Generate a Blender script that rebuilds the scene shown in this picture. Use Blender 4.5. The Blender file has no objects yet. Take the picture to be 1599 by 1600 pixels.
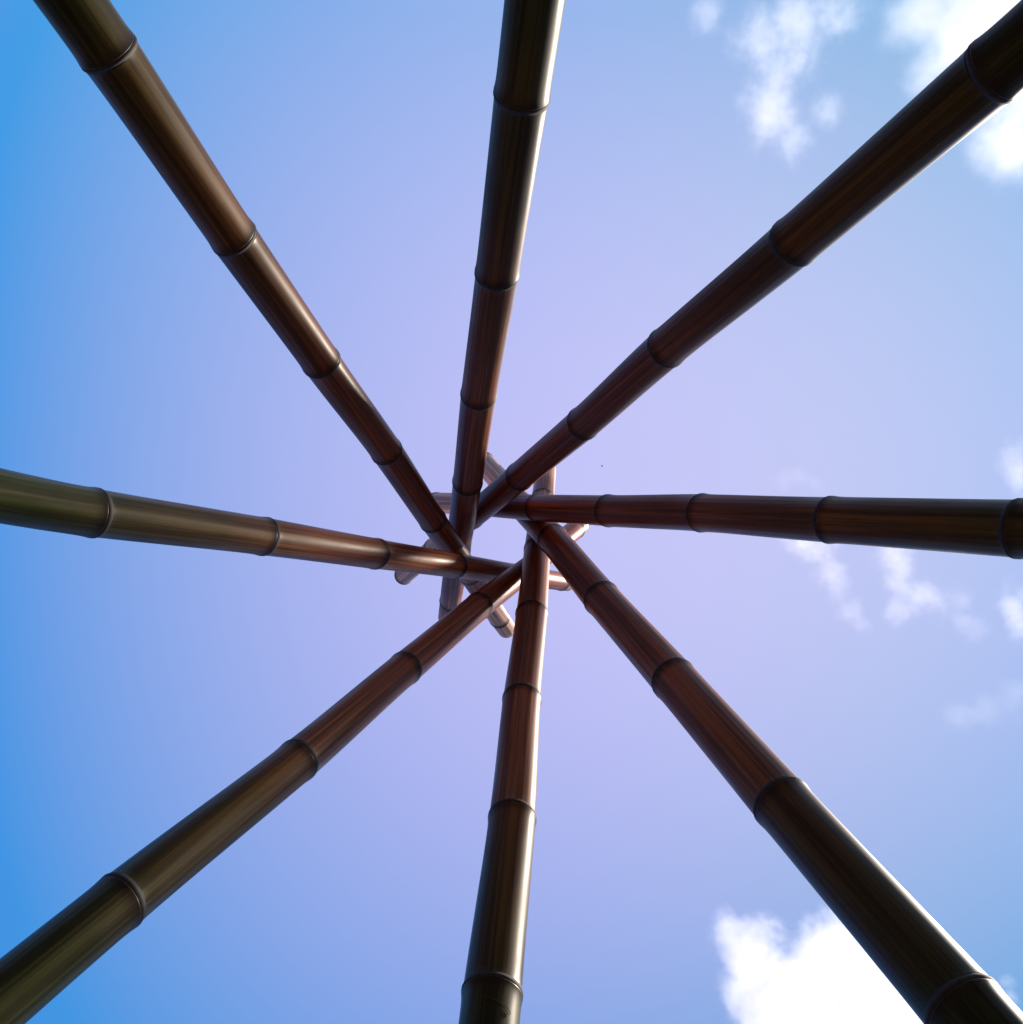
import bpy, bmesh, math, random
from mathutils import Vector, Matrix

random.seed(7)
scn = bpy.context.scene
COL = scn.collection

# ---------------------------------------------------------------- camera
FPX = 1371.81                      # focal length in pixels of a 1599 px wide picture
CAM_R = Matrix(((0.99980, -0.00057, -0.02024),
                (0.00057, -0.99843, 0.05602),
                (-0.02024, -0.05602, -0.99822)))
CAM_P = Vector((0.0, 0.0, 1.5))
cam = bpy.data.cameras.new('camera')
cam.sensor_fit = 'HORIZONTAL'
cam.sensor_width = 36.0
cam.lens = FPX / 1599.0 * 36.0
cam.clip_start = 0.02
cam.clip_end = 20000.0
cam_o = bpy.data.objects.new('camera', cam)
cam_o.matrix_world = Matrix.Translation(CAM_P) @ CAM_R.to_4x4()
COL.objects.link(cam_o)
scn.camera = cam_o

# ---------------------------------------------------------------- sky and sun
SUN_EL = math.radians(42.0)
SUN_AZ = math.radians(-5.0)        # measured from world +X (picture right) towards +Y (picture bottom)
SUN_DIR = Vector((math.cos(SUN_EL) * math.cos(SUN_AZ), math.cos(SUN_EL) * math.sin(SUN_AZ), math.sin(SUN_EL)))

world = bpy.data.worlds.new('World')
scn.world = world
world.use_nodes = True
wt = world.node_tree
wt.nodes.clear()
w_out = wt.nodes.new('ShaderNodeOutputWorld')
w_bg = wt.nodes.new('ShaderNodeBackground')
w_sky = wt.nodes.new('ShaderNodeTexSky')
w_sky.sky_type = 'NISHITA'
w_sky.sun_disc = False
w_sky.sun_elevation = SUN_EL
w_sky.sun_rotation = math.pi / 2 - SUN_AZ      # Nishita measures clockwise from +Y
w_sky.altitude = 100.0
w_sky.air_density = 1.0
w_sky.dust_density = 0.0
w_sky.ozone_density = 1.0
w_bg.inputs['Strength'].default_value = 0.15
# the air overhead is lavender and turns to clear blue away from the zenith, more so on the side away from the sun
SKY_TINT = ((1.762, 0.105, -4.070, -3.463, -0.379, 2.443, -0.901),       # red, green, blue: 1, x, x^2, y^2, y, x^3, x^4
            (1.067, -0.227, -0.861, -1.029, -0.156, 0.860, -1.437),
            (0.999, -0.523, -0.793, -0.589, -0.027, 0.550, 0.738))
SKY_LOW = (1.40, 0.90, 0.82)      # towards the horizon


def w_math(op, a, b, clamp=False):
    nd = wt.nodes.new('ShaderNodeMath')
    nd.operation = op
    nd.use_clamp = clamp
    for i_, v_ in enumerate((a, b)):
        if isinstance(v_, (int, float)):
            nd.inputs[i_].default_value = v_
        else:
            wt.links.new(v_, nd.inputs[i_])
    return nd.outputs[0]


w_tc = wt.nodes.new('ShaderNodeTexCoord')
w_sep = wt.nodes.new('ShaderNodeSeparateXYZ')
wt.links.new(w_tc.outputs['Generated'], w_sep.inputs[0])
w_x = w_math('MAXIMUM', w_math('MINIMUM', w_sep.outputs[0], 0.54), -0.54)
w_y = w_math('MAXIMUM', w_math('MINIMUM', w_sep.outputs[1], 0.54), -0.54)
w_xx = w_math('MULTIPLY', w_x, w_x)
w_yy = w_math('MULTIPLY', w_y, w_y)
w_xxx = w_math('MULTIPLY', w_xx, w_x)
w_terms = (w_x, w_xx, w_yy, w_y, w_xxx, w_math('MULTIPLY', w_xx, w_xx))
w_low = w_math('SUBTRACT', 1.0, w_math('DIVIDE', w_math('SUBTRACT', w_sep.outputs[2], 0.15), 0.62), True)
w_rgb = wt.nodes.new('ShaderNodeCombineXYZ')
for i_ in range(3):
    t_ = w_math('ADD', SKY_TINT[i_][0], 0.0)
    for c_, q_ in zip(SKY_TINT[i_][1:], w_terms):
        t_ = w_math('ADD', t_, w_math('MULTIPLY', q_, c_))
    t_ = w_math('MAXIMUM', t_, 0.22)
    t_ = w_math('ADD', w_math('MULTIPLY', t_, w_math('SUBTRACT', 1.0, w_low)), w_math('MULTIPLY', w_low, SKY_LOW[i_]))
    wt.links.new(t_, w_rgb.inputs[i_])
w_mul = wt.nodes.new('ShaderNodeVectorMath')
w_mul.operation = 'MULTIPLY'
wt.links.new(w_sky.outputs[0], w_mul.inputs[0])
wt.links.new(w_rgb.outputs[0], w_mul.inputs[1])
wt.links.new(w_mul.outputs[0], w_bg.inputs['Color'])
wt.links.new(w_bg.outputs[0], w_out.inputs['Surface'])

sun = bpy.data.lights.new('sun', 'SUN')
sun.energy = 2.6
sun.angle = math.radians(8.0)      # veiled by thin high cloud
sun.color = (1.0, 0.90, 0.76)
sun_o = bpy.data.objects.new('sun', sun)
sun_o.rotation_euler = SUN_DIR.to_track_quat('Z', 'Y').to_euler()
sun_o.location = SUN_DIR * 50
COL.objects.link(sun_o)

scn.view_settings.view_transform = 'Standard'
scn.view_settings.look = 'None'
scn.view_settings.exposure = 1.3
scn.view_settings.gamma = 1.0
scn.view_settings.use_curve_mapping = False
scn.render.engine = 'CYCLES'
scn.cycles.use_denoising = True
scn.cycles.max_bounces = 10
scn.cycles.diffuse_bounces = 4
scn.cycles.glossy_bounces = 4
scn.cycles.volume_bounces = 6
scn.cycles.volume_max_steps = 256


# ---------------------------------------------------------------- helpers
def ray(px, py):
    """World direction through a point of the photograph, scaled so that its depth is 1."""
    return CAM_R @ Vector(((px - 799.5) / FPX, -(py - 800.0) / FPX, -1.0))


def tag(o, label=None, category=None, group=None, kind=None):
    for k, v in (('label', label), ('category', category), ('group', group), ('kind', kind)):
        if v:
            o[k] = v
    return o


class NT:
    """Small wrapper for building node trees."""
    def __init__(self, tree):
        self.t = tree

    def n(self, typ, **kw):
        nd = self.t.nodes.new(typ)
        for k, v in kw.items():
            setattr(nd, k, v)
        return nd

    def put(self, sock, v):
        if hasattr(v, 'is_linked') or hasattr(v, 'node'):
            self.t.links.new(v, sock)
        else:
            sock.default_value = v

    def math(self, op, a, b=None, c=None, clamp=False):
        nd = self.n('ShaderNodeMath', operation=op, use_clamp=clamp)
        for i, v in enumerate((a, b, c)):
            if v is not None:
                self.put(nd.inputs[i], v)
        return nd.outputs[0]

    def mix(self, fac, a, b, blend='MIX'):
        nd = self.n('ShaderNodeMix', data_type='RGBA', blend_type=blend)
        self.put(nd.inputs[0], fac)
        self.put(nd.inputs[6], a)
        self.put(nd.inputs[7], b)
        return nd.outputs[2]

    def rng(self, v, a, b, c, d, interp='SMOOTHSTEP'):
        nd = self.n('ShaderNodeMapRange', interpolation_type=interp)
        for i, x in enumerate((v, a, b, c, d)):
            self.put(nd.inputs[i], x)
        return nd.outputs[0]

    def noise(self, vec, scale, detail=4.0, rough=0.55, dims='3D', w=None, dist=0.0):
        nd = self.n('ShaderNodeTexNoise', noise_dimensions=dims)
        self.put(nd.inputs['Vector'], vec)
        if w is not None:
            self.put(nd.inputs['W'], w)
        nd.inputs['Scale'].default_value = scale
        nd.inputs['Detail'].default_value = detail
        nd.inputs['Roughness'].default_value = rough
        nd.inputs['Distortion'].default_value = dist
        return nd.outputs[0]

    def vmul(self, vec, s):
        nd = self.n('ShaderNodeVectorMath', operation='MULTIPLY')
        self.put(nd.inputs[0], vec)
        nd.inputs[1].default_value = s
        return nd.outputs[0]


def new_mat(name):
    m = bpy.data.materials.new(name)
    m.use_nodes = True
    m.node_tree.nodes.clear()
    g = NT(m.node_tree)
    out = g.n('ShaderNodeOutputMaterial')
    return m, g, out


# ---------------------------------------------------------------- materials
def bamboo_material():
    m, g, out = new_mat('bamboo')
    tc = g.n('ShaderNodeTexCoord').outputs['Object']
    oi = g.n('ShaderNodeObjectInfo').outputs['Random']
    along = g.n('ShaderNodeAttribute', attribute_name='along').outputs['Fac']
    s = g.n('ShaderNodeAttribute', attribute_name='internode').outputs['Fac']
    # the culm is olive green low down, brown higher up, pale at the tips
    wob = g.noise(tc, 6.0, 2.0, w=oi, dims='4D')
    al = g.math('ADD', along, g.math('MULTIPLY', g.math('SUBTRACT', wob, 0.5), 0.9))
    al = g.math('ADD', al, g.math('MULTIPLY', g.math('SUBTRACT', oi, 0.5), 0.5))
    ramp = g.n('ShaderNodeValToRGB')
    g.put(ramp.inputs[0], g.rng(al, -4.0, 8.0, 0.0, 1.0, 'LINEAR'))
    cr = ramp.color_ramp
    stops = [(-4.0, (0.030, 0.048, 0.011)), (-0.3, (0.038, 0.052, 0.017)), (0.5, (0.120, 0.076, 0.021)),
             (1.8, (0.305, 0.112, 0.050)), (4.9, (0.37, 0.108, 0.072)), (5.3, (0.80, 0.56, 0.48)), (8.0, (0.80, 0.58, 0.50))]
    while len(cr.elements) < len(stops):
        cr.elements.new(0.5)
    for e, (p, c) in zip(cr.elements, stops):
        e.position = (p + 4.0) / 12.0
        e.color = (*c, 1.0)
    col = ramp.outputs[0]
    tone = g.n('ShaderNodeAttribute', attribute_type='OBJECT', attribute_name='tone').outputs['Fac']     # shade painted in: culms facing away from the sun are darker
    pale_tip = g.rng(along, 4.6, 5.2, 0.0, 1.0)
    shade_tone_b = g.math('ADD', g.math('MULTIPLY', tone, g.math('SUBTRACT', 1.0, pale_tip)), pale_tip)     # the pale tips are alike
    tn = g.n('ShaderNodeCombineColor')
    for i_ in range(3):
        g.put(tn.inputs[i_], shade_tone_b)
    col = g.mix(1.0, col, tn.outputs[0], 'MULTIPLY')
    # long fibres
    fib = g.noise(g.vmul(tc, (95.0, 95.0, 1.1)), 1.0, 4.0, 0.6, '4D', oi)
    fib2 = g.noise(g.vmul(tc, (320.0, 320.0, 3.0)), 1.0, 2.0, 0.5, '4D', oi)
    col = g.mix(g.rng(fib, 0.40, 0.62, 0.0, 1.0), g.mix(1.0, col, (0.58, 0.48, 0.42, 1), 'MULTIPLY'), g.mix(0.7, col, (1.55, 1.35, 1.15, 1), 'MULTIPLY'))
    col = g.mix(g.rng(fib2, 0.45, 0.70, 0.0, 0.65), col, g.mix(1.0, col, (0.45, 0.4, 0.4, 1), 'MULTIPLY'))
    # specks, scuffs, dark collar under each node
    spk = g.noise(g.vmul(tc, (70.0, 70.0, 26.0)), 1.0, 3.0, 0.7, '4D', oi)
    col = g.mix(g.rng(spk, 0.67, 0.75, 0.0, 0.8), col, (0.035, 0.028, 0.02, 1))
    blot = g.noise(g.vmul(tc, (16.0, 16.0, 5.0)), 1.0, 4.0, 0.6, '4D', oi)
    col = g.mix(g.rng(blot, 0.52, 0.72, 0.0, 0.35), col, g.mix(1.0, col, (0.55, 0.5, 0.5, 1), 'MULTIPLY'))
    collar = g.math('MULTIPLY', g.rng(s, 0.925, 0.985, 0.0, 1.0), g.rng(blot, 0.30, 0.62, 0.25, 0.95))
    col = g.mix(collar, col, (0.022, 0.015, 0.016, 1))
    b = g.n('ShaderNodeBsdfPrincipled')
    g.put(b.inputs['Base Color'], col)
    g.put(b.inputs['Roughness'], g.rng(blot, 0.3, 0.7, 0.32, 0.50))
    b.inputs['Specular IOR Level'].default_value = 0.22
    b.inputs['Specular Tint'].default_value = (1.0, 0.82, 0.66, 1.0)      # amber varnish
    b.inputs['Coat Weight'].default_value = 0.0
    b.inputs['Coat Roughness'].default_value = 0.16
    bump = g.n('ShaderNodeBump')
    bump.inputs['Strength'].default_value = 0.12
    bump.inputs['Distance'].default_value = 0.0012
    g.put(bump.inputs['Height'], g.math('ADD', fib, g.math('MULTIPLY', blot, 0.5)))
    g.t.links.new(bump.outputs[0], b.inputs['Normal'])
    g.t.links.new(b.outputs[0], out.inputs['Surface'])
    return m


def plain_material(name, c, rough, noise_scale=40.0, var=0.4):
    m, g, out = new_mat(name)
    tc = g.n('ShaderNodeTexCoord').outputs['Object']
    nz = g.noise(tc, noise_scale, 4.0)
    b = g.n('ShaderNodeBsdfPrincipled')
    lo = tuple(x * (1 - var) for x in c) + (1,)
    hi = tuple(x * (1 + var) for x in c) + (1,)
    g.put(b.inputs['Base Color'], g.mix(g.rng(nz, 0.3, 0.7, 0.0, 1.0), lo, hi))
    b.inputs['Roughness'].default_value = rough
    g.t.links.new(b.outputs[0], out.inputs['Surface'])
    return m


def ring_material():
    """Dark sheath scar with a slightly paler ridge running round its middle."""
    m, g, out = new_mat('node_scar')
    tc = g.n('ShaderNodeTexCoord').outputs['Object']
    ridge = g.n('ShaderNodeAttribute', attribute_name='internode').outputs['Fac']
    nz = g.noise(tc, 55.0, 4.0, 0.6)
    b = g.n('ShaderNodeBsdfPrincipled')
    dark = g.mix(g.rng(nz, 0.3, 0.7, 0.0, 1.0), (0.010, 0.006, 0.007, 1), (0.024, 0.015, 0.014, 1))
    pale = g.mix(g.rng(nz, 0.35, 0.65, 0.0, 1.0), (0.020, 0.014, 0.013, 1), (0.050, 0.037, 0.030, 1))
    g.put(b.inputs['Base Color'], g.mix(ridge, dark, pale))
    b.inputs['Roughness'].default_value = 0.7
    g.t.links.new(b.outputs[0], out.inputs['Surface'])
    return m


M_BAMBOO = bamboo_material()
M_RING = ring_material()
M_SCAR = plain_material('dark_crack', (0.016, 0.010, 0.011), 0.75, 60.0)
M_CUT = plain_material('cut_bamboo', (0.42, 0.30, 0.19), 0.8)
M_GROUND = plain_material('trodden_earth', (0.080, 0.050, 0.036), 0.95, 3.0)
M_LEAF = plain_material('dark_foliage', (0.034, 0.032, 0.018), 0.9, 2.0)
M_BIRD = plain_material('dark_feathers', (0.02, 0.02, 0.022), 0.7)


# ---------------------------------------------------------------- ground
def build_ground():
    bm = bmesh.new()
    n = 48
    rings = [0.0, 1.0, 2.0, 3.0, 4.5, 7.0, 12.0, 30.0, 100.0, 400.0, 1500.0, 8000.0]
    prev = None
    for r in rings:
        if r == 0:
            cur = [bm.verts.new((0, 0, 0))]
        else:
            cur = []
            for i in range(n):
                a = 2 * math.pi * i / n
                h = 0.0 if r < 5 else min(0.4, r * 0.004) * math.sin(3 * a + r) * 0.3
                cur.append(bm.verts.new((r * math.cos(a), r * math.sin(a), h)))
        if prev is not None:
            for i in range(n):
                j = (i + 1) % n
                if len(prev) == 1:
                    bm.faces.new((prev[0], cur[i], cur[j]))
                else:
                    bm.faces.new((prev[i], cur[i], cur[j], prev[j]))
        prev = cur
    me = bpy.data.meshes.new('ground')
    bm.to_mesh(me)
    bm.free()
    me.materials.append(M_GROUND)
    o = bpy.data.objects.new('ground', me)
    COL.objects.link(o)
    tag(o, kind='structure')


build_ground()

def build_unseen_trees():
    """An added belt of dark trees that blocks the low sky: below the picture's edge all round, but mirrored in the polished poles."""
    rnd = random.Random(5)
    bm = bmesh.new()
    bmesh.ops.create_icosphere(bm, subdivisions=2, radius=1.0)
    tv = [v.co.copy() for v in bm.verts]
    tf = [tuple(v.index for v in f.verts) for f in bm.faces]
    bm.free()
    verts, faces = [], []
    for row, (r0, hh) in enumerate(((24.0, 12.0), (28.0, 16.0))):
        n = 64
        for i in range(n):
            az = 360.0 * (i + rnd.uniform(-0.25, 0.25) + 0.5 * row) / n
            if any(abs((az - g0 + 180) % 360 - 180) < gw for g0, gw in WOOD_GAPS):
                continue
            r = r0 + rnd.uniform(-0.8, 0.8)
            h = hh * rnd.uniform(0.92, 1.06)
            x, y = r * math.cos(math.radians(az)), r * math.sin(math.radians(az))
            for k in range(10):
                rr = rnd.uniform(1.1, 2.0)
                z = h * (0.06 + 0.94 * k / 9.0) - (rr * 0.6 if k > 6 else 0)
                c = Vector((x + rnd.uniform(-0.7, 0.7), y + rnd.uniform(-0.7, 0.7), max(z, rr * 0.5)))
                base = len(verts)
                verts += [c + v * (rr * rnd.uniform(0.8, 1.2)) for v in tv]
                faces += [tuple(base + q for q in f) for f in tf]
    me = bpy.data.meshes.new('unseen_trees')
    me.from_pydata([tuple(v) for v in verts], [], faces)
    me.materials.append(M_LEAF)
    o = bpy.data.objects.new('unseen_trees', me)
    COL.objects.link(o)
    tag(o, 'unseen belt of dark trees, added to shape reflections in the poles', 'trees', kind='stuff')


WOOD_GAPS = [(-37.0, 6.0)]  # gap left so bright low sky streaks the bottom left pole
build_unseen_trees()

# ---------------------------------------------------------------- bamboo poles
SIDES = 56
# p: centre of the lowest node ring in the picture; d: direction upwards; L: internode length; r: ring radius; tp: taper per internode;
# top: where the pole is cut, counted in internodes above p; bow: how far each node strays sideways; tone: how pale the culm is, with sun and shade painted in
POLES = {
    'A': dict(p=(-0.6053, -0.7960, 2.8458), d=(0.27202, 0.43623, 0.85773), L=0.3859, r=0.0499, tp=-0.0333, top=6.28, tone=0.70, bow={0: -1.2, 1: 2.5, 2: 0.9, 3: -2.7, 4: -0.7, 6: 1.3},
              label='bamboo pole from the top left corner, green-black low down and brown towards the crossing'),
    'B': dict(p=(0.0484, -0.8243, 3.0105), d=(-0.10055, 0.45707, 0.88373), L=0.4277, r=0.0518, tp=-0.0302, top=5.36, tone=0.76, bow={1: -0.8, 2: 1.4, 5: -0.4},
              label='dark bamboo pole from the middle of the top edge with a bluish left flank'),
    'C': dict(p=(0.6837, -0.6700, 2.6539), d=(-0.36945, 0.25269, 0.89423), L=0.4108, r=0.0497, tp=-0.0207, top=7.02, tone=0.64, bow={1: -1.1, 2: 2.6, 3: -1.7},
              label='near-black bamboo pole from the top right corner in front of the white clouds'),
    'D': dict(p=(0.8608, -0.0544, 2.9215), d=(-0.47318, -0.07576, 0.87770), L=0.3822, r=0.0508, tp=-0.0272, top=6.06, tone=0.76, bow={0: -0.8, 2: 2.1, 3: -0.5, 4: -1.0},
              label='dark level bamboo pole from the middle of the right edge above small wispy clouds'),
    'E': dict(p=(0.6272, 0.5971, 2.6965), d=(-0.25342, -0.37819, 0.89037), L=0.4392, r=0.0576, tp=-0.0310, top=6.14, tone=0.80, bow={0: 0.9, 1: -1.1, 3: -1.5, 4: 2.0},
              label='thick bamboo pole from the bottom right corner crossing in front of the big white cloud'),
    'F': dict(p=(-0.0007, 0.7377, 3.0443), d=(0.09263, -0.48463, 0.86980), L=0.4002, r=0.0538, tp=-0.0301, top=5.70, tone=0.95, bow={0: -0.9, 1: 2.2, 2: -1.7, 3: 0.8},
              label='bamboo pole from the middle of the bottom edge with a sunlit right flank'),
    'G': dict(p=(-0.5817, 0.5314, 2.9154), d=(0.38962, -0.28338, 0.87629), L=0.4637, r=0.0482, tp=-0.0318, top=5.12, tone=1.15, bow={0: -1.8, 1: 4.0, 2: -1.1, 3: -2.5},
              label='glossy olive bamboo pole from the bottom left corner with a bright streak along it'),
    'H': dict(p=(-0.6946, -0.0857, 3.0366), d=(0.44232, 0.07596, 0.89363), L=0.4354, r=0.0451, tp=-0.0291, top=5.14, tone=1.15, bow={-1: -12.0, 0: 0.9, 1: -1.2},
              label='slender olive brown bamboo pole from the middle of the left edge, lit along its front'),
}


def ring_bm(bm, layers, prof, ax_fn, ov, jit, t_fn, s_fn, tilt_fn):
    """Sweep a radius profile round the pole's axis. prof: list of (z, radius)."""
    rows = []
    for z, rad in prof:
        cx, cy = ax_fn(z)
        tx, ty = tilt_fn(z)
        row = []
        for i in range(SIDES):
            a = 2 * math.pi * i / SIDES
            k = 1.0 + ov[0] * math.cos(2 * (a - ov[1])) + jit[0] * math.sin(3 * a + jit[1])
            px_, py_ = rad * k * math.cos(a), rad * k * math.sin(a)
            v = bm.verts.new((cx + px_, cy + py_, z + px_ * tx + py_ * ty))
            v[layers[0]] = t_fn(z)
            v[layers[1]] = s_fn(z)
            row.append(v)
        rows.append(row)
    for r0, r1 in zip(rows, rows[1:]):
        for i in range(SIDES):
            j = (i + 1) % SIDES
            f = bm.faces.new((r0[i], r0[j], r1[j], r1[i]))
            f.smooth = True
    return rows


def mesh_child(name, bm, mats, parent, origin_z):
    me = bpy.data.meshes.new(name)
    bmesh.ops.recalc_face_normals(bm, faces=bm.faces)
    bmesh.ops.translate(bm, verts=bm.verts, vec=(0, 0, -origin_z))
    bm.to_mesh(me)
    bm.free()
    for m in mats:
        me.materials.append(m)
    o = bpy.data.objects.new(name, me)
    COL.objects.link(o)
    o.parent = parent
    o.location = (0, 0, origin_z)
    return o


def build_pole(key, P):
    rnd = random.Random(ord(key) * 31)
    p = Vector(P['p'])
    d = Vector(P['d']).normalized()
    L, r0, tp, top = P['L'], P['r'], P['tp'], P['top']
    base = p - d * (p.z / d.z)                       # where the pole meets the lawn
    z_ref = (p - base).length                        # length of pole below the first ring seen
    root = bpy.data.objects.new('bamboo_pole', None)
    root.empty_display_size = 0.2
    COL.objects.link(root)
    root.location = base
    root.rotation_mode = 'QUATERNION'
    root.rotation_quaternion = d.to_track_quat('Z', 'Y')
    tag(root, P['label'], 'bamboo pole', 'bamboo poles leaning together into a cone')

    n_low = int(math.ceil(z_ref / L)) + 1
    t_of = lambda z: (z - z_ref) / L
    rad = lambda t: r0 * (1 + tp * t) if t > -2 else r0 * (1 + tp * -2 + tp * 0.4 * (t + 2))
    # nodes are not perfectly spaced below the picture, and the culm wanders a millimetre or two
    nodes = {}
    for k in range(-n_low, int(math.floor(top + 1e-6)) + 2):
        nodes[k] = z_ref + L * k
    wand = {k: (rnd.uniform(-1, 1) * 0.0012, rnd.uniform(-1, 1) * 0.0012) for k in nodes}
    inv = root.rotation_quaternion.inverted()
    for k, v in P['bow'].items():                    # sideways wander of the culm, in photograph pixels
        c = p + d * (L * k)
        side = inv @ ((c - CAM_P).cross(d).normalized() * (v * (c - CAM_P).length / FPX))
        wand[k] = (wand[k][0] * 0.5 + side.x, wand[k][1] * 0.5 + side.y)

    def ax_fn(z):
        t = t_of(z)
        k = max(-n_low, min(int(math.floor(t)), max(nodes) - 1))
        u = min(1.0, max(0.0, t - k))
        u = u * u * (3 - 2 * u)
        a, b = wand[k], wand[k + 1]
        return a[0] + (b[0] - a[0]) * u, a[1] + (b[1] - a[1]) * u

    lean = {k: (rnd.uniform(-0.05, 0.05), rnd.uniform(-0.05, 0.05)) for k in nodes}

    def tilt_fn(z):
        # node rings sit a little askew on the culm
        k = min(max(int(round(t_of(z))), -n_low), max(nodes))
        w = math.exp(-abs(t_of(z) - k) / 0.06)
        return lean[k][0] * w, lean[k][1] * w

    for k in range(-n_low, int(math.floor(top + 1e-6)) + 1):
        z0, z1 = nodes[k], nodes[k + 1]
        cut = None
        if z0 + L * 0.02 < -0.25:
            continue
        if k + 1 > top:
            cut = z_ref + L * top
        ov = (rnd.uniform(0.002, 0.012), rnd.uniform(0, 6.28))
        jit = (rnd.uniform(0.001, 0.004), rnd.uniform(0, 6.28))
        bulge = rnd.uniform(0.90, 1.1)
        ss = [0.014, 0.02, 0.03, 0.045, 0.07, 0.11, 0.2, 0.35, 0.5, 0.65, 0.78, 0.85, 0.89, 0.92, 0.94, 0.955, 0.967, 0.976, 0.983, 0.987]
        prof = []
        for s in ss:
            z = z0 + L * s
            if cut is not None and z > cut - 0.002:
                break
            R = rad(t_of(z)) * (0.938 + 0.014 * math.exp(-(s - 0.014) / 0.012) * bulge + 0.050 * bulge * math.exp((s - 0.987) / 0.030) - 0.006 * math.sin(math.pi * s))
            prof.append((z, R))
        if len(prof) < 1:
            continue
        if cut is not None:
            prof.append((cut, prof[-1][1]))
        if len(prof) < 2:
            continue
        bm = bmesh.new()
        la = (bm.verts.layers.float.new('along'), bm.verts.layers.float.new('internode'))
        rows = ring_bm(bm, la, prof, ax_fn, ov, jit, t_of, lambda z: (z - z0) / L, tilt_fn)
        mats = [M_BAMBOO, M_CUT]
        if cut is None:
            # close the top of the internode against the ring
            zz = prof[-1][0]
            pr = [(zz, prof[-1][1]), (zz + L * 0.002, prof[-1][1] * 0.985), (zz + L * 0.003, prof[-1][1] * 0.93)]
            ring_bm(bm, la, pr, ax_fn, ov, jit, t_of, lambda z: (z - z0) / L, tilt_fn)
        else:
            # sawn end: wall thickness and a bore going down to the next diaphragm
            R = prof[-1][1]
            pr = [(cut, R), (cut + 0.0008, R * 0.985), (cut + 0.0008, R * 0.80), (max(z0 + L * 0.02, cut - 0.10), R * 0.78), (max(z0 + L * 0.02, cut - 0.10) + 0.001, R * 0.02)]
            nf = len(bm.faces)
            ring_bm(bm, la, pr, ax_fn, ov, jit, t_of, lambda z: 0.5, tilt_fn)
            bm.faces.ensure_lookup_table()
            for f in bm.faces[nf:]:
                f.material_index = 1
        bmesh.ops.remove_doubles(bm, verts=bm.verts, dist=1e-6)
        seg = mesh_child('internode', bm, mats, root, z0)
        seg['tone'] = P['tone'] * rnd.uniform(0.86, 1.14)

    for k in nodes:
        if k > top + 1e-6 or nodes[k] < 0.0:
            continue
        z = nodes[k]
        R = rad(k)
        bm = bmesh.new()
        la = (bm.verts.layers.float.new('along'), bm.verts.layers.float.new('internode'))
        h = L * 0.013
        prof = [(z - h * 1.15, R * 0.90), (z - h * 0.95, R * 0.972), (z - h * 0.55, R * 0.978), (z - h * 0.2, R * 0.990), (z + h * 0.25, R * 0.990),
                (z + h * 0.55, R * 0.970), (z + h * 0.8, R * 0.956), (z + h * 1.1, R * 0.953), (z + h * 1.3, R * 0.89)]
        ring_bm(bm, la, prof, ax_fn, (0.003, rnd.uniform(0, 6.28)), (0.003, rnd.uniform(0, 6.28)), t_of, lambda z, c_=z, h_=h: math.exp(-((z - c_ + 0.1 * h_) / (0.33 * h_)) ** 2), tilt_fn)
        mesh_child('node_ring', bm, [M_RING], root, z)
    return root


ROOTS = {k: build_pole(k, P) for k, P in POLES.items()}


# ---------------------------------------------------------------- clouds
def cloud_material():
    m, g, out = new_mat('cloud_vapour')
    pv = g.n('ShaderNodeVolumePrincipled')
    pv.inputs['Color'].default_value = (0.99, 0.99, 0.995, 1)
    pv.inputs['Density'].default_value = 1.0
    pv.inputs['Density Attribute'].default_value = 'density'
    pv.inputs['Anisotropy'].default_value = 0.5
    g.t.links.new(pv.outputs[0], out.inputs['Volume'])
    return m


M_CLOUD = cloud_material()


def cloud_nodes(blobs, lo, hi, res, amp, scale, dens, soft, seed, rough):
    """Geometry nodes that fill a grid with cloud: soft balls, torn up by two sizes of noise."""
    t = bpy.data.node_groups.new('cloud_vapour', 'GeometryNodeTree')
    t.interface.new_socket('Geometry', in_out='OUTPUT', socket_type='NodeSocketGeometry')
    g = NT(t)
    pos = g.n('GeometryNodeInputPosition').outputs[0]
    f = None
    for c, r in blobs:
        dn = g.n('ShaderNodeVectorMath', operation='DISTANCE')
        g.put(dn.inputs[0], pos)
        dn.inputs[1].default_value = c
        v = g.math('SUBTRACT', 1.0, g.math('DIVIDE', dn.outputs['Value'], r))
        f = v if f is None else g.math('SMOOTH_MAX', f, v, 0.25)
    n1 = g.noise(pos, scale, 2.0, 0.5, '4D', float(seed), 0.4)
    n2 = g.noise(pos, scale * 4.4, 5.0, rough, '4D', float(seed) + 7.3, 0.6)
    f = g.math('ADD', f, g.math('MULTIPLY', g.math('SUBTRACT', n1, 0.5), 2.2 * amp))
    f = g.math('ADD', f, g.math('MULTIPLY', g.math('SUBTRACT', n2, 0.52), 2.0 * amp))
    den = g.math('MULTIPLY', g.rng(f, 0.0, soft, 0.0, 1.0), dens)
    vc = g.n('GeometryNodeVolumeCube')
    g.put(vc.inputs['Density'], den)
    vc.inputs['Background'].default_value = 0.0
    vc.inputs['Min'].default_value = lo
    vc.inputs['Max'].default_value = hi
    for i, ax in enumerate('XYZ'):
        vc.inputs['Resolution ' + ax].default_value = res[i]
    sm = g.n('GeometryNodeSetMaterial')
    sm.inputs['Material'].default_value = M_CLOUD
    out = g.n('NodeGroupOutput')
    t.links.new(vc.outputs[0], sm.inputs[0])
    t.links.new(sm.outputs[0], out.inputs[0])
    return t


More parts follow.
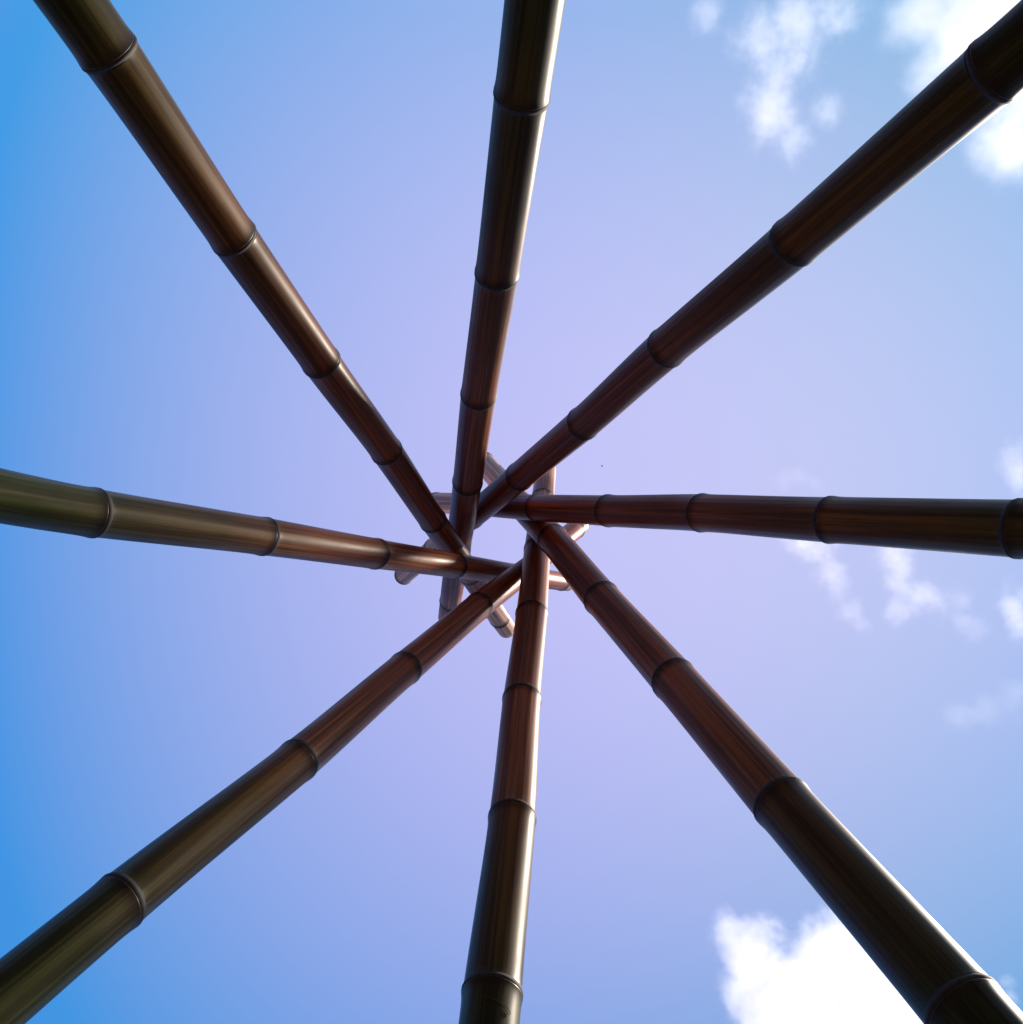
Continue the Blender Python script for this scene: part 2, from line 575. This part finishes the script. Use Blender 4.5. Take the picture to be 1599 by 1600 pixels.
def build_cloud(label, depth, blobs, amp=0.5, scale=0.05, dens=0.12, soft=0.35, seed=1, rough=0.66, grid=54):
    """blobs: (x, y, radius) in photograph pixels, at the cloud's real distance."""
    pts = []
    for b in blobs:
        q = CAM_P + ray(b[0], b[1]) * depth
        pts.append((q, b[2] / FPX * depth))
    cen = sum((q for q, r in pts), Vector()) / len(pts)
    loc = [((q - cen), r) for q, r in pts]
    k = 1.0 + amp * 0.5
    lo = Vector([min(c[i] - r * k for c, r in loc) for i in range(3)])
    hi = Vector([max(c[i] + r * k for c, r in loc) for i in range(3)])
    vox = max(hi - lo) / grid
    res = [max(12, int((hi[i] - lo[i]) / vox)) for i in range(3)]
    vol = bpy.data.volumes.new('cloud')
    vol.materials.append(M_CLOUD)
    vol.render.space = 'WORLD'
    vol.render.step_size = 2.0
    o = bpy.data.objects.new('cloud', vol)
    o.location = cen
    COL.objects.link(o)
    md = o.modifiers.new('vapour', 'NODES')
    md.node_group = cloud_nodes([(tuple(c), r) for c, r in loc], lo, hi, res, amp, scale, dens, soft, seed, rough)
    tag(o, label, 'cloud', 'fair weather clouds')
    return o


build_cloud('big bright white cumulus cloud behind the bottom right pole', 420.0,
            [(1173, 1475, 60), (1208, 1550, 82), (1318, 1500, 80), (1355, 1560, 92), (1268, 1600, 108), (1405, 1640, 100), (1210, 1680, 100), (1308, 1700, 120)],
            amp=0.66, scale=0.045, dens=0.0260, soft=0.42, seed=3, rough=0.70, grid=100)
build_cloud('tall ragged white cloud left of the top right pole', 460.0,
            [(1185, 70, 60), (1205, 120, 65), (1210, 175, 60), (1240, 220, 45), (1250, 30, 70), (1300, 10, 60), (1290, 180, 40), (1110, 20, 38)],
            amp=0.95, scale=0.045, dens=0.0160, soft=1.0, seed=11, rough=0.68, grid=92)
build_cloud('soft white cloud bank behind the top right corner', 440.0,
            [(1440, 20, 80), (1500, 70, 100), (1560, 20, 110), (1450, 120, 60), (1620, 150, 110), (1600, 230, 80), (1680, 60, 120)],
            amp=0.7, scale=0.03, dens=0.0200, soft=1.0, seed=23, rough=0.66, grid=78)
build_cloud('small white puff just under the right hand pole', 480.0,
            [(1255, 845, 36), (1225, 835, 26), (1290, 850, 28)], amp=1.1, scale=0.07, dens=0.0180, soft=1.0, seed=31)
build_cloud('slanting wisp of cloud, left one of the pair under the right hand pole', 480.0,
            [(1295, 895, 34), (1312, 920, 30), (1330, 950, 26), (1345, 975, 20)], amp=1.1, scale=0.07, dens=0.0084, soft=1.1, seed=37)
build_cloud('ragged wisp of cloud, right one of the pair under the right hand pole', 480.0,
            [(1400, 870, 40), (1410, 900, 40), (1440, 930, 40), (1462, 943, 24), (1400, 950, 30)], amp=1.1, scale=0.07, dens=0.0096, soft=1.1, seed=41)
build_cloud('faint thin wisp between the ragged wisp and the right edge', 480.0,
            [(1505, 940, 30), (1515, 970, 30), (1525, 990, 24)], amp=1.1, scale=0.07, dens=0.0042, soft=1.1, seed=43)
build_cloud('small white cloud at the right edge below the right hand pole', 480.0,
            [(1585, 945, 28), (1600, 975, 36), (1610, 930, 40)], amp=1.0, scale=0.07, dens=0.0108, soft=1.0, seed=47)
build_cloud('small pale cloud at the right edge above the right hand pole', 480.0,
            [(1595, 715, 38), (1610, 745, 44)], amp=1.0, scale=0.06, dens=0.0084, soft=1.1, seed=53)
build_cloud('tiny puff right of the bottom right pole', 420.0,
            [(1573, 1538, 18), (1580, 1560, 16), (1600, 1590, 20)], amp=0.9, scale=0.09, dens=0.0180, soft=1.0, seed=59)
build_cloud('faint smear of haze at the right edge below the small white cloud', 480.0,
            [(1500, 1118, 30), (1545, 1105, 34), (1590, 1092, 36)], amp=1.0, scale=0.06, dens=0.0035, soft=1.1, seed=67, grid=44)
build_cloud('faint smear of haze just above the right hand pole', 480.0,
            [(1225, 750, 26), (1250, 742, 26), (1275, 755, 20)], amp=1.0, scale=0.07, dens=0.0040, soft=1.1, seed=71, grid=44)


# ---------------------------------------------------------------- small details
def build_scratch():
    """A curved hairline crack on the near end of the bottom pole."""
    P = POLES['F']
    root = ROOTS['F']
    part = next(o for o in root.children if o.name.startswith('internode') and abs(o.location.z - (Vector(P['p']) - root.location).length + P['L']) < 0.02)
    d = Vector(P['d']).normalized()
    q = root.rotation_quaternion
    pts = []
    for px, py in ((757, 1562), (766, 1561.5), (775, 1563), (783, 1566.5), (790, 1572), (795, 1578), (798, 1584), (796, 1586.5), (787, 1573.5), (779, 1569)):
        dr = ray(px, py).normalized()
        o = CAM_P - root.location
        # meet the ray with the pole's outer surface
        R = P['r'] * (1 - P['tp'] * 0.3) * 0.955
        a = dr - d * dr.dot(d)
        b = o - d * o.dot(d)
        A, B, C = a.dot(a), 2 * a.dot(b), b.dot(b) - R * R
        disc = B * B - 4 * A * C
        if disc < 0:
            continue
        t = (-B - math.sqrt(disc)) / (2 * A)
        w = o + dr * t
        loc = q.inverted() @ w
        pts.append((loc.x, loc.y, loc.z - part.location.z))
    bm = bmesh.new()
    rows = []
    for i, p_ in enumerate(pts):
        c = Vector(p_)
        t_ = (Vector(pts[min(i + 1, len(pts) - 1)]) - Vector(pts[max(i - 1, 0)])).normalized()
        n_ = Vector((c.x, c.y, 0)).normalized()
        s_ = t_.cross(n_).normalized()
        wd = 0.00055 * (1.0 if 0 < i < len(pts) - 1 else 0.2)
        rows.append([bm.verts.new(c + s_ * (wd * math.cos(k)) + n_ * (0.0006 * math.sin(k))) for k in (0, 1.57, 3.14, 4.71)])
    for r0, r1 in zip(rows, rows[1:]):
        for k in range(4):
            bm.faces.new((r0[k], r0[(k + 1) % 4], r1[(k + 1) % 4], r1[k]))
    me = bpy.data.meshes.new('scratch')
    bm.to_mesh(me)
    bm.free()
    me.materials.append(M_SCAR)
    o = bpy.data.objects.new('scratch', me)
    COL.objects.link(o)
    o.parent = part


build_scratch()


def build_bird():
    """The dark speck in the open sky right of the crossing: a bird far up, wings spread."""
    c = CAM_P + ray(941, 728) * 140.0
    bm = bmesh.new()
    body = [(-0.13, 0.006), (-0.10, 0.022), (-0.03, 0.036), (0.05, 0.032), (0.10, 0.020), (0.13, 0.018), (0.155, 0.004)]
    rows = []
    for x, r in body:
        rows.append([bm.verts.new((x, r * math.cos(a), r * math.sin(a))) for a in [k * math.pi / 4 for k in range(8)]])
    for r0, r1 in zip(rows, rows[1:]):
        for k in range(8):
            bm.faces.new((r0[k], r0[(k + 1) % 8], r1[(k + 1) % 8], r1[k]))
    bm.faces.new(rows[0])
    bm.faces.new(rows[-1][::-1])
    me = bpy.data.meshes.new('body')
    bmesh.ops.recalc_face_normals(bm, faces=bm.faces)
    bm.to_mesh(me)
    bm.free()
    me.materials.append(M_BIRD)
    root = bpy.data.objects.new('bird', None)
    COL.objects.link(root)
    root.location = c
    root.rotation_euler = (0.15, 0.1, 0.7)
    tag(root, 'tiny dark bird far up in the open sky right of the crossing', 'bird')

    def part(name, verts, faces):
        m_ = bpy.data.meshes.new(name)
        m_.from_pydata(verts, [], faces)
        m_.materials.append(M_BIRD)
        o_ = bpy.data.objects.new(name, m_)
        COL.objects.link(o_)
        o_.parent = root
    b = bpy.data.objects.new('body', me)
    COL.objects.link(b)
    b.parent = root
    for s_ in (-1, 1):
        top = [(0.07, s_ * 0.02, 0.014), (0.09, s_ * 0.10, 0.035), (0.03, s_ * 0.21, 0.03), (-0.02, s_ * 0.20, 0.028), (-0.01, s_ * 0.10, 0.03), (-0.04, s_ * 0.02, 0.010)]
        v = top + [(x, y, z - 0.008) for x, y, z in top]
        f = [(0, 1, 4, 5), (1, 2, 3, 4), (11, 10, 7, 6), (10, 9, 8, 7)] + [(k, k + 6, (k + 1) % 6 + 6, (k + 1) % 6) for k in range(6)]
        part('wing', v, f)
    tv = [(-0.11, -0.012, 0.0), (-0.11, 0.012, 0.0), (-0.20, 0.035, 0.0), (-0.19, 0.0, 0.0), (-0.20, -0.035, 0.0)]
    part('tail', tv + [(x, y, z - 0.006) for x, y, z in tv], [(0, 1, 2, 3, 4), (9, 8, 7, 6, 5)] + [(k, k + 5, (k + 1) % 5 + 5, (k + 1) % 5) for k in range(5)])


build_bird()
